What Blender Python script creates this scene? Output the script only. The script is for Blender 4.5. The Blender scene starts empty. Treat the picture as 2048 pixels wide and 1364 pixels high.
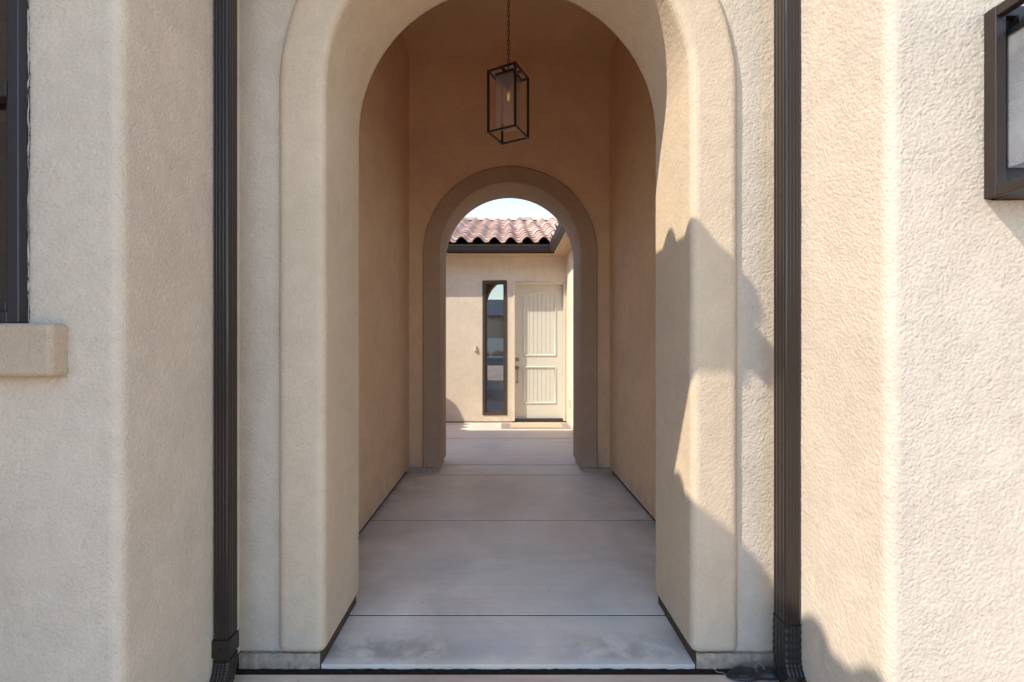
import bpy, bmesh, math, random
from mathutils import Vector, Matrix
random.seed(7)
R = math.radians
scene = bpy.context.scene
COL = scene.collection

# ------------------------------------------------------------------ materials
def new_mat(name):
    m = bpy.data.materials.new(name); m.use_nodes = True
    nt = m.node_tree; nt.nodes.clear()
    out = nt.nodes.new('ShaderNodeOutputMaterial')
    return m, nt, out

def nd(nt, typ, ins=None, **props):
    n = nt.nodes.new(typ)
    for k, v in props.items(): setattr(n, k, v)
    for k, v in (ins or {}).items():
        if hasattr(v, 'is_linked') or isinstance(v, bpy.types.NodeSocket): nt.links.new(v, n.inputs[k])
        else: n.inputs[k].default_value = v
    return n

def math_(nt, op, a, b=0.0, clamp=False):
    n = nt.nodes.new('ShaderNodeMath'); n.operation = op; n.use_clamp = clamp
    for i, v in enumerate((a, b)):
        if isinstance(v, bpy.types.NodeSocket): nt.links.new(v, n.inputs[i])
        else: n.inputs[i].default_value = v
    return n.outputs[0]

def noise(nt, vec, scale, detail=2.0, rough=.5, dist=0.0):
    n = nd(nt, 'ShaderNodeTexNoise', {'Vector': vec, 'Scale': scale, 'Detail': detail, 'Roughness': rough, 'Distortion': dist})
    return n.outputs['Fac']

def maprange(nt, v, a, b, c, d):
    n = nd(nt, 'ShaderNodeMapRange', {'Value': v, 'From Min': a, 'From Max': b, 'To Min': c, 'To Max': d})
    return n.outputs[0]

def mixcol(nt, f, a, b, mode='MIX'):
    n = nt.nodes.new('ShaderNodeMix'); n.data_type = 'RGBA'; n.blend_type = mode
    for s, v in ((n.inputs[0], f), (n.inputs[6], a), (n.inputs[7], b)):
        if isinstance(v, bpy.types.NodeSocket): nt.links.new(v, s)
        elif isinstance(v, (int, float)): s.default_value = v
        else: s.default_value = (*v, 1)
    return n.outputs[2]

def scaled(nt, pos, sx, sy, sz):
    return nd(nt, 'ShaderNodeVectorMath', {0: pos, 1: (sx, sy, sz)}, operation='MULTIPLY').outputs[0]

def mul(c, f): return tuple(x * f for x in c)

def stucco(name, col, strength=.55, worm=1.0, disp=0.0):
    m, nt, out = new_mat(name)
    pos = nd(nt, 'ShaderNodeNewGeometry').outputs['Position']
    fine = noise(nt, pos, 270, 3, .6, .4)
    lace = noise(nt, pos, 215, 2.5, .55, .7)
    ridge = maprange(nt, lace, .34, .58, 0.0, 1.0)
    h = math_(nt, 'ADD', math_(nt, 'MULTIPLY', fine, .6), math_(nt, 'MULTIPLY', ridge, .55 * worm))
    broad = noise(nt, pos, 3.0, 4, .6)
    h = math_(nt, 'ADD', h, math_(nt, 'MULTIPLY', broad, 2.2))
    bmp = nd(nt, 'ShaderNodeBump', {'Height': h, 'Strength': strength, 'Distance': .006})
    big = maprange(nt, noise(nt, pos, 1.1, 6, .62, .6), .3, .7, 0, 1)
    c = mixcol(nt, big, mul(col, .91), mul(col, 1.06))
    mid = maprange(nt, noise(nt, pos, 11, 4, .6, .8), .34, .66, .95, 1.035)
    c = mixcol(nt, 1.0, c, nd(nt, 'ShaderNodeCombineColor', {0: mid, 1: mid, 2: mid}).outputs[0], 'MULTIPLY')
    pit_shade = maprange(nt, lace, .30, .44, .74, 1.0)  # self-shadow of the stucco hollows, painted into the base colour
    c = mixcol(nt, 1.0, c, nd(nt, 'ShaderNodeCombineColor', {0: pit_shade, 1: pit_shade, 2: pit_shade}).outputs[0], 'MULTIPLY')
    # faint water staining that fades out above the base of the walls
    z = nd(nt, 'ShaderNodeSeparateXYZ', {0: pos}).outputs[2]
    st = math_(nt, 'MULTIPLY', maprange(nt, z, .05, .35, 1, 0), maprange(nt, noise(nt, pos, 7, 5, .65), .38, .62, 0, .55))
    c = mixcol(nt, st, c, (.47, .42, .38))
    p = nd(nt, 'ShaderNodeBsdfPrincipled', {'Base Color': c, 'Roughness': .93, 'Normal': bmp.outputs[0]})
    p.inputs['Specular IOR Level'].default_value = .15
    nt.links.new(p.outputs[0], out.inputs[0])
    if disp:
        dn = nd(nt, 'ShaderNodeDisplacement', {'Height': h, 'Midlevel': 1.72, 'Scale': disp})
        nt.links.new(dn.outputs[0], out.inputs['Displacement'])
        for l in list(p.inputs['Normal'].links): nt.links.remove(l)
        m.displacement_method = 'DISPLACEMENT'
    return m

def concrete(name, col, dark=.72, streak=.08, rough=.55, edge_stain=False):
    m, nt, out = new_mat(name)
    pos = nd(nt, 'ShaderNodeNewGeometry').outputs['Position']
    blot = maprange(nt, noise(nt, pos, 1.3, 7, .62, .9), .32, .68, 0, 1)
    c = mixcol(nt, blot, mul(col, dark), mul(col, 1.08))
    warm = maprange(nt, noise(nt, pos, .8, 3, .5, .3), .4, .65, 0, 1)
    c = mixcol(nt, warm, c, mixcol(nt, 1.0, c, (1.08, .97, .92), 'MULTIPLY'))
    sv = scaled(nt, pos, 1.1, 17, 1)
    s = maprange(nt, noise(nt, sv, 1.6, 5, .6, .5), .3, .7, 1 - streak * 1.6, 1 + streak)
    c = mixcol(nt, 1.0, c, nd(nt, 'ShaderNodeCombineColor', {0: s, 1: s, 2: s}).outputs[0], 'MULTIPLY')
    sp = noise(nt, pos, 190, 2, .6)
    spk = maprange(nt, sp, .66, .74, 0, .35)
    c = mixcol(nt, spk, c, mul(col, 1.45))
    dk = maprange(nt, noise(nt, pos, 33, 2, .5), .70, .76, 0, .6)
    c = mixcol(nt, dk, c, mul(col, .45))
    rg = maprange(nt, blot, 0, 1, rough - .12, rough + .14)
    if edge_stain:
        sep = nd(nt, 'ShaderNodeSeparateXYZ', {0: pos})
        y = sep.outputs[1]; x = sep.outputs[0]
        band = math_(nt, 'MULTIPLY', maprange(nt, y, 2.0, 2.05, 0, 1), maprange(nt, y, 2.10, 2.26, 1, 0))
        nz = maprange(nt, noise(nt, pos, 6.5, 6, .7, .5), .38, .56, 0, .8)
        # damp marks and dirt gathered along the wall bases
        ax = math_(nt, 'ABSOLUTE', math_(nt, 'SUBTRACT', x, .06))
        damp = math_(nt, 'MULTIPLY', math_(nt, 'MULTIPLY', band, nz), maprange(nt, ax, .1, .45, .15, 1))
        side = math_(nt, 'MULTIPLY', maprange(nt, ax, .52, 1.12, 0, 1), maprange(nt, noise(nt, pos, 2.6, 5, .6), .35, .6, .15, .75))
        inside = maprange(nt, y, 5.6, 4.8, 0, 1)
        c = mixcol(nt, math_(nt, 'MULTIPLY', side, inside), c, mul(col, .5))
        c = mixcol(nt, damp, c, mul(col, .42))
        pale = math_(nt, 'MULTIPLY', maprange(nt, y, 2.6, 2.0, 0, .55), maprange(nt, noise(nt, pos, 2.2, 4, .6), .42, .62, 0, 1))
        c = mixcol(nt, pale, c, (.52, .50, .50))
    bh = math_(nt, 'ADD', math_(nt, 'MULTIPLY', sp, .3), math_(nt, 'MULTIPLY', noise(nt, scaled(nt, pos, 4, 60, 4), 3, 3), .5))
    bmp = nd(nt, 'ShaderNodeBump', {'Height': bh, 'Strength': .25, 'Distance': .003})
    p = nd(nt, 'ShaderNodeBsdfPrincipled', {'Base Color': c, 'Roughness': rg, 'Normal': bmp.outputs[0]})
    p.inputs['Specular IOR Level'].default_value = .35
    nt.links.new(p.outputs[0], out.inputs[0])
    return m

def paint(name, col, rough=.45, metal=0.0, spec=.5, var=.06, bump=.0, scale=9):
    m, nt, out = new_mat(name)
    pos = nd(nt, 'ShaderNodeNewGeometry').outputs['Position']
    n = maprange(nt, noise(nt, pos, scale, 5, .6), .3, .7, 0, 1)
    c = mixcol(nt, n, mul(col, 1 - var), mul(col, 1 + var))
    rr = maprange(nt, noise(nt, pos, scale * 4, 4, .6), .3, .7, rough - .06, rough + .08)
    p = nd(nt, 'ShaderNodeBsdfPrincipled', {'Base Color': c, 'Roughness': rr, 'Metallic': metal})
    p.inputs['Specular IOR Level'].default_value = spec
    if bump:
        b = nd(nt, 'ShaderNodeBump', {'Height': noise(nt, pos, 120, 3), 'Strength': bump, 'Distance': .003})
        nt.links.new(b.outputs[0], p.inputs['Normal'])
    nt.links.new(p.outputs[0], out.inputs[0])
    return m

def tile_mat(name, col):
    m, nt, out = new_mat(name)
    pos = nd(nt, 'ShaderNodeNewGeometry').outputs['Position']
    att = nd(nt, 'ShaderNodeAttribute', attribute_name='tone').outputs['Fac']
    c = mixcol(nt, att, mul(col, .72), (col[0] * 1.25, col[1] * 1.3, col[2] * 1.32))
    n = maprange(nt, noise(nt, pos, 14, 6, .65), .35, .65, 0, 1)
    c = mixcol(nt, n, mixcol(nt, 1.0, c, (.82, .80, .80), 'MULTIPLY'), c)
    bl = maprange(nt, noise(nt, pos, 45, 3, .6), .55, .68, 0, .35)
    c = mixcol(nt, bl, c, (.55, .45, .39))
    b = nd(nt, 'ShaderNodeBump', {'Height': noise(nt, pos, 60, 4), 'Strength': .5, 'Distance': .006})
    p = nd(nt, 'ShaderNodeBsdfPrincipled', {'Base Color': c, 'Roughness': .85, 'Normal': b.outputs[0]})
    p.inputs['Specular IOR Level'].default_value = .2
    nt.links.new(p.outputs[0], out.inputs[0])
    return m

def window_glass(name, tint=(.5, .5, .5), refl=.42, rough=.0):
    m, nt, out = new_mat(name)
    fc = nd(nt, 'ShaderNodeLayerWeight', {'Blend': .5}).outputs['Facing']
    fr = math_(nt, 'ADD', math_(nt, 'MULTIPLY', math_(nt, 'POWER', fc, 4.0), .8), .04)
    f = math_(nt, 'ADD', fr, refl, True)
    g = nd(nt, 'ShaderNodeBsdfGlossy', {'Color': (.95, .97, 1, 1), 'Roughness': rough})
    t = nd(nt, 'ShaderNodeBsdfTransparent', {'Color': (*tint, 1)})
    mx = nd(nt, 'ShaderNodeMixShader', {0: f, 1: t.outputs[0], 2: g.outputs[0]})
    nt.links.new(mx.outputs[0], out.inputs[0])
    return m

def lamp_glass(name, tint, haze, dust, ior=1.45):
    m, nt, out = new_mat(name)
    pos = nd(nt, 'ShaderNodeNewGeometry').outputs['Position']
    fc = nd(nt, 'ShaderNodeLayerWeight', {'Blend': .5}).outputs['Facing']
    fr = math_(nt, 'ADD', math_(nt, 'MULTIPLY', math_(nt, 'POWER', fc, 4.0), .6), .03 if ior > 1.3 else .13)
    g = nd(nt, 'ShaderNodeBsdfGlossy', {'Color': (1, 1, 1, 1), 'Roughness': .06 if ior > 1.3 else .22})
    t = nd(nt, 'ShaderNodeBsdfTransparent', {'Color': (*tint, 1)})
    d = nd(nt, 'ShaderNodeBsdfDiffuse', {'Color': (.88, .86, .85, 1)})
    tr = nd(nt, 'ShaderNodeBsdfTranslucent', {'Color': (.88, .86, .85, 1)})
    dm = nd(nt, 'ShaderNodeMixShader', {0: .45, 1: d.outputs[0], 2: tr.outputs[0]})
    spots = maprange(nt, noise(nt, pos, 210, 2, .5), .66, .74, 0, dust)
    hz = maprange(nt, noise(nt, pos, 9, 4, .6), .3, .7, haze * .7, haze * 1.2)
    fac = math_(nt, 'MAXIMUM', hz, spots)
    a = nd(nt, 'ShaderNodeMixShader', {0: fac, 1: t.outputs[0], 2: dm.outputs[0]})
    b = nd(nt, 'ShaderNodeMixShader', {0: fr, 1: a.outputs[0], 2: g.outputs[0]})
    nt.links.new(b.outputs[0], out.inputs[0])
    return m

STUCCO = (.60, .495, .39)
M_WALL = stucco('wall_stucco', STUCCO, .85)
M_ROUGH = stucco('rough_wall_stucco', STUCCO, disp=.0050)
M_INNER = stucco('passage_stucco_lit', (.93, .645, .40), 1.0)  # wall stucco warmed and brightened; bounced glow put into the colour
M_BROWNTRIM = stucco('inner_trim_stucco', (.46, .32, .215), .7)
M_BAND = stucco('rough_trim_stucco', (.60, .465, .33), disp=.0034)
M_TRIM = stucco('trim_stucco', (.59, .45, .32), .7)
M_FAR = stucco('far_stucco_lit', (.82, .69, .54), .35)  # same house stucco, lightened so the courtyard's brightness sits in the colour
M_FLOOR = concrete('porch_concrete', (.76, .68, .57), dark=.78, streak=.03, edge_stain=True)
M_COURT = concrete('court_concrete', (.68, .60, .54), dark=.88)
M_DRIVE = concrete('drive_concrete', (.66, .505, .385), rough=.75)
M_CURB = paint('raw_concrete', (.37, .295, .23), .9, 0, .2, .25, .8, 30)
M_GAP = paint('gap_filler', (.024, .018, .015), .95, 0, .1, .4, .6, 60)
M_FOUND = paint('footing', (.085, .065, .05), .95, 0, .1, .35, .7, 45)
M_BRONZE = paint('bronze_paint', (.030, .020, .017), .42, 0, .4, .12)
M_GUTTER = paint('gutter_paint', (.045, .034, .032), .4, 0, .5, .1)
M_PIPE = paint('downspout_paint', (.022, .015, .013), .20, 0, .5, .03, 0, 3)
M_BLACK = paint('black_metal', (.018, .016, .016), .45, 0, .5, .15)
M_RUBBER = paint('black_plastic', (.014, .014, .015), .35, 0, .5, .2)
M_WIRE = paint('wire_metal', (.30, .29, .28), .4, .6, .5, .05)
M_FRAME = paint('dark_window_paint', (.020, .017, .022), .33, 0, .55, .1)
M_TANFRAME = paint('tan_window_paint', (.075, .05, .036), .4, 0, .5, .08)
M_DOOR = paint('door_paint', (.66, .63, .55), .5, 0, .4, .03)
M_DTRIM = paint('door_trim_paint', (.72, .64, .51), .55, 0, .4, .03)
M_NICKEL = paint('satin_nickel', (.36, .31, .26), .34, .95, .5, .05)
M_TILE = tile_mat('clay_tile', (.60, .385, .285))
M_CAP = tile_mat('cap_tile', (.56, .44, .36))
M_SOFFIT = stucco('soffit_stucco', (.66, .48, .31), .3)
M_DARK = paint('dark_room', (.03, .025, .022), .9, 0, .1)
M_BLIND = paint('blind_cloth', (.72, .70, .62), .8, 0, .2)
M_AMBER = paint('amber_blind', (.45, .30, .10), .8, 0, .2)
M_GLASS = window_glass('sidelight_glass', (.35, .33, .30), .2)
M_WGLASS = window_glass('wing_window_glass', (.4, .4, .42), .06)
M_LGLASS = lamp_glass('clear_lamp_glass', (.98, .97, .95), .18, .3, 1.22)
M_SGLASS = lamp_glass('dusty_lamp_glass', (.75, .75, .78), .26, .6)
M_BULB = lamp_glass('bulb_glass', (.97, .95, .90), .02, .0)
M_FILAMENT = paint('filament', (.85, .55, .15), .25, .9, .5)
_p = next(n for n in M_FILAMENT.node_tree.nodes if n.type == 'BSDF_PRINCIPLED')
_p.inputs['Emission Color'].default_value = (1, .62, .2, 1); _p.inputs['Emission Strength'].default_value = .22
M_PLASTIC = paint('pale_plastic', (.68, .60, .47), .45, 0, .4)
M_MAT = paint('mat_fibre', (.50, .40, .27), .95, 0, .1, .25, .8, 40)
M_MATEDGE = paint('mat_border', (.30, .25, .22), .95, 0, .1, .2, .8, 40)
M_ASPHALT = paint('asphalt', (.055, .055, .06), .85, 0, .3, .2, .5, 20)
M_SOIL = paint('desert_soil', (.42, .35, .27), .95, 0, .1, .2, .5, 3)
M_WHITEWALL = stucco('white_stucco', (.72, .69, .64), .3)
M_GREYROOF = paint('grey_shingle', (.16, .16, .18), .85, 0, .2, .2, .4, 6)
M_ROCK = paint('rock', (.34, .27, .20), .9, 0, .2, .35, .8, 5)
M_CAULK = paint('caulk', (.46, .42, .40), .6, 0, .3, .1)

# ------------------------------------------------------------------ objects
def tag(o, label, cat, group=None, kind=None):
    if label: o['label'] = label
    if cat: o['category'] = cat
    if group: o['group'] = group
    if kind: o['kind'] = kind
    return o

def thing(name, label, cat, loc=(0, 0, 0), group=None):
    o = bpy.data.objects.new(name, None); COL.objects.link(o)
    o.empty_display_size = .1
    o.location = loc
    return tag(o, label, cat, group)

def origin_of(o):
    v = Vector((0, 0, 0))
    while o is not None:
        v += Vector(o.location); o = o.parent
    return v

class MB:
    def __init__(self): self.bm = bmesh.new()
    def face(self, vs):
        try: return self.bm.faces.new(vs)
        except ValueError: return None
    def verts(self, pts): return [self.bm.verts.new(p) for p in pts]
    def box(self, x0, x1, y0, y1, z0, z1, M=None):
        p = [Vector((x, y, z)) for z in (z0, z1) for y in (y0, y1) for x in (x0, x1)]
        if M: p = [M @ q for q in p]
        v = self.verts(p)
        for f in ((0, 2, 3, 1), (4, 5, 7, 6), (0, 1, 5, 4), (2, 6, 7, 3), (0, 4, 6, 2), (1, 3, 7, 5)):
            self.face([v[i] for i in f])
        return self
    def prism(self, pts, axis, a, b):
        def P(u, v, w):
            return {'y': (u, w, v), 'x': (w, u, v), 'z': (u, v, w)}[axis]
        A = self.verts([P(u, v, a) for u, v in pts]); B = self.verts([P(u, v, b) for u, v in pts])
        n = len(pts)
        fs = [self.face(A), self.face(B[::-1])]
        for i in range(n): fs.append(self.face([A[i], B[i], B[(i + 1) % n], A[(i + 1) % n]]))
        bmesh.ops.recalc_face_normals(self.bm, faces=[f for f in fs if f])
        return self
    def loft(self, rings, close=True, caps=True):
        V = [self.verts(r) for r in rings]; n = len(rings[0]); fs = []
        for a, b in zip(V, V[1:]):
            for i in range(n if close else n - 1):
                fs.append(self.face([a[i], a[(i + 1) % n], b[(i + 1) % n], b[i]]))
        if caps and close:
            fs.append(self.face(V[0][::-1])); fs.append(self.face(V[-1]))
        bmesh.ops.recalc_face_normals(self.bm, faces=[f for f in fs if f])
        return self
    def tube(self, path, r, n=8, closed=False):
        P = [Vector(p) for p in path]; N = len(P); rings = []
        prev = None
        for i, p in enumerate(P):
            if closed: t = P[(i + 1) % N] - P[i - 1]
            else: t = P[min(i + 1, N - 1)] - P[max(i - 1, 0)]
            t.normalize()
            if prev is None:
                prev = Vector((0, 0, 1)) if abs(t.z) < .9 else Vector((1, 0, 0))
            u = (prev - t * prev.dot(t)).normalized(); w = t.cross(u); prev = u
            rr = r[i] if isinstance(r, (list, tuple)) else r
            rings.append([p + (u * math.cos(2 * math.pi * k / n) + w * math.sin(2 * math.pi * k / n)) * rr for k in range(n)])
        if closed: rings.append(rings[0])
        return self.loft(rings, caps=not closed)
    def lathe(self, prof, c, n=20, axis='z'):
        rings = []
        for r, z in prof:
            ring = []
            for k in range(n):
                a = 2 * math.pi * k / n
                if axis == 'z': ring.append((c[0] + r * math.cos(a), c[1] + r * math.sin(a), c[2] + z))
                else: ring.append((c[0] + r * math.cos(a), c[1] + z, c[2] + r * math.sin(a)))
            rings.append(ring)
        return self.loft(rings)
    def build(self, name, mat, parent=None, bevel=0, seg=3, smooth=35, weld=True, label=None, sharp=True, only=None, dice=False):
        bm = self.bm
        if weld: bmesh.ops.remove_doubles(bm, verts=bm.verts, dist=1e-5)
        if only:
            lay = bm.edges.layers.float.new('bevel_weight_edge')
            for e in bm.edges: e[lay] = 1.0 if all(only(v.co) for v in e.verts) else 0.0
        if parent is not None:
            off = origin_of(parent)
            for v in bm.verts: v.co -= off
        me = bpy.data.meshes.new(name); bm.to_mesh(me); bm.free()
        for p in me.polygons: p.use_smooth = True
        if sharp: me.set_sharp_from_angle(angle=R(smooth))
        me.materials.append(mat)
        o = bpy.data.objects.new(name, me); COL.objects.link(o)
        if parent is not None: o.parent = parent
        if bevel:
            b = o.modifiers.new('bevel', 'BEVEL'); b.width = bevel; b.segments = seg
            b.limit_method = 'WEIGHT' if only else 'ANGLE'; b.angle_limit = R(40); b.harden_normals = True
        if label: o['label'] = label
        if dice:
            sd = o.modifiers.new('dice', 'SUBSURF'); sd.subdivision_type = 'SIMPLE'; sd.levels = 0; sd.render_levels = 1
            o.cycles.use_adaptive_subdivision = True; o.cycles.dicing_rate = 1.0
        return o

def arch_outline(cx, zs, r, z0, n=40):
    """points of an arch opening from bottom left over the crown to bottom right"""
    pts = [(cx - r, z0)]
    for i in range(n + 1):
        a = math.pi - math.pi * i / n
        pts.append((cx + r * math.cos(a), zs + r * math.sin(a)))
    pts.append((cx + r, z0))
    return pts

def arch_wall(name, mat, parent, x0, x1, z0, z1, cx, zs, r, y0, y1, bevel=0, label=None):
    op = arch_outline(cx, zs, r, z0)
    pts = [(x0, z0)] + op + [(x1, z0), (x1, z1), (x0, z1)]
    return MB().prism(pts, 'y', y0, y1).build(name, mat, parent, bevel, label=label)

def arch_band(name, mat, parent, cx, zs, r, ro, z0, y0, y1, bevel, label=None, seg=4, dice=False, outer=None):
    op = arch_outline(cx, zs, r, z0, 48); oo = arch_outline(cx, zs, ro, z0, 48)
    if outer:
        ox0, ox1, oz1 = outer; oo = [(ox0, z0)]
        for i in range(49):
            a = math.pi - math.pi * i / 48; dx, dz = math.cos(a), math.sin(a)
            t = min((ox1 - cx) / dx if dx > 1e-6 else 99, (ox0 - cx) / dx if dx < -1e-6 else 99, (oz1 - zs) / dz if dz > 1e-6 else 99)
            oo.append((cx + dx * t, zs + dz * t))
        oo.append((ox1, z0))
    mb = MB(); n = len(op)
    A = [mb.verts([(x, y, z) for x, z in pl]) for pl in (oo, op) for y in (y0, y1)]
    of, ob, inf, inb = A
    for i in range(n - 1):
        mb.face([of[i], of[i + 1], inf[i + 1], inf[i]])
        mb.face([ob[i], inb[i], inb[i + 1], ob[i + 1]])
        mb.face([of[i], ob[i], ob[i + 1], of[i + 1]])
        mb.face([inf[i], inf[i + 1], inb[i + 1], inb[i]])
    for i in (0, n - 1):
        mb.face([of[i], inf[i], inb[i], ob[i]])
    bmesh.ops.recalc_face_normals(mb.bm, faces=mb.bm.faces[:])
    return mb.build(name, mat, parent, bevel, seg, label=label, dice=dice)

def holed_wall(mb, x0, x1, z0, z1, holes, y0, y1):
    xs = sorted({x0, x1, *[h[0] for h in holes], *[h[1] for h in holes]})
    zs = sorted({z0, z1, *[h[2] for h in holes], *[h[3] for h in holes]})
    def solid(i, j):
        if not (0 <= i < len(xs) - 1 and 0 <= j < len(zs) - 1): return False
        cx, cz = (xs[i] + xs[i + 1]) / 2, (zs[j] + zs[j + 1]) / 2
        return not any(h[0] < cx < h[1] and h[2] < cz < h[3] for h in holes)
    for i in range(len(xs) - 1):
        for j in range(len(zs) - 1):
            if not solid(i, j): continue
            a, b, c, d = xs[i], xs[i + 1], zs[j], zs[j + 1]
            Q = lambda *p: mb.face(mb.verts(p))
            Q((a, y0, c), (b, y0, c), (b, y0, d), (a, y0, d))
            Q((a, y1, c), (a, y1, d), (b, y1, d), (b, y1, c))
            if not solid(i - 1, j): Q((a, y0, c), (a, y0, d), (a, y1, d), (a, y1, c))
            if not solid(i + 1, j): Q((b, y0, c), (b, y1, c), (b, y1, d), (b, y0, d))
            if not solid(i, j - 1): Q((a, y0, c), (a, y1, c), (b, y1, c), (b, y0, c))
            if not solid(i, j + 1): Q((a, y0, d), (b, y0, d), (b, y1, d), (a, y1, d))
    return mb

def tile_roof(name, mat, parent, org, u, v, width, run, pitch, tw=.287, course=.38, hump=.085, clips=(), per=10, rib=True, label=None):
    """a sheet of S-shaped clay tiles laid in overlapping courses; u runs along the eave, v up the slope"""
    mb = MB(); bm = mb.bm
    lay = bm.loops.layers.color.new('tone')
    org, u, v = Vector(org), Vector(u), Vector(v)
    up = Vector((0, 0, 1)); nrm = (up - v * pitch).normalized()
    slope = (v + up * pitch).normalized()
    L = run * math.sqrt(1 + pitch * pitch)
    nc = max(1, math.ceil(L / course)); ncol = math.ceil(width / tw)
    def prof(p):
        if p < 0: return -.016
        if p > 1: return -.004
        if p < .66: return hump * math.sin(math.pi * p / .66) ** .85
        return -.016 * math.sin(math.pi * (p - .66) / .34)
    for j in range(nc):
        for i in range(ncol):
            tone = random.random(); jit = random.uniform(-.012, .012); lift = random.uniform(-.004, .006)
            tilt = random.uniform(-.006, .006)
            b0 = j * course + jit - (.03 if j else 0); b1 = (j + 1) * course + .03
            # rows: front underside, front top, faint hand-made ribs, back
            rows = [(b0 + .002, .002), (b0, .020)]
            if rib:
                for k in range(1, 5): rows.append((b0 + (b1 - b0) * k / 5, .020 * (1 - k / 5) + (.004 if k % 2 else -.002)))
            rows.append((b1, .0))
            V = []
            for b, e in rows:
                row = []
                for k in range(per + 1):
                    p = -.05 + 1.08 * k / per
                    h = prof(p) + e + lift + tilt * (p - .5)
                    row.append(bm.verts.new(org + u * ((i + p) * tw) + slope * b + nrm * h))
                V.append(row)
            for a, c in zip(V, V[1:]):
                for k in range(per):
                    f = bm.faces.new([a[k], a[k + 1], c[k + 1], c[k]])
                    for lp in f.loops: lp[lay] = (tone, tone, tone, 1)
    for co, no in clips:
        bmesh.ops.bisect_plane(bm, geom=bm.verts[:] + bm.edges[:] + bm.faces[:], plane_co=co, plane_no=no, clear_outer=True)
    for f in bm.faces:
        f.normal_update()
        if f.normal.z < 0: f.normal_flip()
    return mb.build(name, mat, parent, weld=False, smooth=50, label=label)

def gutter_profile(o, z, s, w=.10, h=.112):
    """K-style section; o = outer face coordinate, s = +1 when the house lies towards +"""
    return [(o, z + h), (o, z + h - .022), (o + s * .010, z + h - .030), (o + s * .012, z + h * .5), (o + s * .028, z + .012), (o + s * .034, z),
            (o + s * w, z), (o + s * w, z + h), (o + s * (w - .004), z + h), (o + s * (w - .004), z + .006), (o + s * .036, z + .006), (o + s * .016, z + h * .5), (o + s * .014, z + h - .012), (o + s * .010, z + h)]

# ------------------------------------------------------------------ the setting
def struct(name, mb, mat, **k):
    o = mb.build(name, mat, None, **k); o['kind'] = 'structure'; return o

struct('ground', MB().box(-300, 300, -300, 300, -.6, -.09), M_SOIL)
# porch slabs with tooled joints
mb = MB()
JY = [1.985, 2.36, 3.64, 4.905, 5.315]
for k, (a, b) in enumerate(zip(JY, JY[1:])):
    g = .006 + .002 * k
    mb.box(*((-.7965, .8415) if k == 0 else (-1.12, 1.27)), a + .008 if k == 0 else a + g, b - g, -.085, 0)
struct('passage_floor', mb, M_FLOOR, bevel=.002, seg=2)
struct('floor_joint', MB().box(-1.1, 1.2, 2.1, 7.2, -.075, -.005), M_GAP)
mb = MB()
for a, b in ((5.315, 6.83), (6.83, 8.6)): mb.box(-7, 1.3, a + .012, b - .012, -.085, 0)
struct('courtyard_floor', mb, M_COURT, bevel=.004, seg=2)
mb = MB()
for x0, x1 in ((-2.29, 1.6), (1.6, 5.5), (5.5, 9.4)):
    for y0, y1 in ((-7.2, -4.2), (-4.2, -1.2), (-1.2, 1.957)): mb.box(x0 + .004, x1 - .004, y0 + .004, y1 - .004, -.085, -.012)
struct('driveway', mb, M_DRIVE, bevel=.006, seg=2)
# compressible joint strip between the driveway and the porch slab
mb = MB(); pts = 90; top = []; bot = []
for i in range(pts + 1):
    x = -1.16 + 2.36 * i / pts
    top.append((x, 1.989 + random.uniform(-.001, .001), -.016 + random.uniform(-.002, .002)))
    bot.append((x, 1.950, -.019 + random.uniform(-.002, .002)))
A, B = mb.verts(top), mb.verts(bot)
for i in range(pts): mb.face([A[i], B[i], B[i + 1], A[i + 1]])
struct('joint_strip', mb, M_GAP)
struct('road', MB().box(-60, 60, -15.6, -7.4, -.2, -.07), M_ASPHALT)
struct('kerb', MB().box(-60, 60, -15.85, -15.6, -.2, .06), M_WHITEWALL, bevel=.02)

# ------------------------------------------------------------------ entry portico
ZS, CX, RA = 2.535, .0225, .8025
portico = thing('entry_portico', 'tall tan stucco entry passage with a large front arch and smaller inner arch', 'passage', (0, 2, 0))
arch_band('front_wall', M_ROUGH, portico, CX, ZS, .92, 0, .048, 2.01, 2.45, 0, dice=True, outer=(-1.25, 1.30, 4.70))
arch_band('arch_surround', M_BAND, portico, CX, ZS, RA, 1.01, .047, 1.985, 2.49, .034, dice=True, label='wide smooth stucco band lining the tall front arch')
mb = MB(); mb.box(-1.30, -1.04, 2.47, 5.08, .046, 4.68)
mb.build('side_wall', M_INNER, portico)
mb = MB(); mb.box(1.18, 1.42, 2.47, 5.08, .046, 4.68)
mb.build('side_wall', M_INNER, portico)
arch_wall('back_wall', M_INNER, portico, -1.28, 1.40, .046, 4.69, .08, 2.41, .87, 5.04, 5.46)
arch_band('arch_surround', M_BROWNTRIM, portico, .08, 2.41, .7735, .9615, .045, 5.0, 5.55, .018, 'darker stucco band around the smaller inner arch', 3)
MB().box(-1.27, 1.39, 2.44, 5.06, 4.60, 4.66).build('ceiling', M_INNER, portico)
MB().box(-1.36, 1.46, 1.93, 5.50, 4.705, 4.78).build('roof', M_TRIM, portico, .01)
for x0, x1 in ((-1.158, -.802), (.847, 1.200)):
    mb = MB(); nx, nz = 40, 4
    V = [[mb.bm.verts.new((x0 + (x1 - x0) * i / nx, 1.994 + random.uniform(-.003, .003) - (.008 if j == 0 else 0), -.05 + .098 * j / nz)) for i in range(nx + 1)] for j in range(nz + 1)]
    for j in range(nz):
        for i in range(nx): mb.face([V[j][i], V[j][i + 1], V[j + 1][i + 1], V[j + 1][i]])
    mb.box(x0, x1, 2.004, 2.44, -.05, .046)
    mb.build('foundation_curb', M_CURB, portico)
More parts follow.
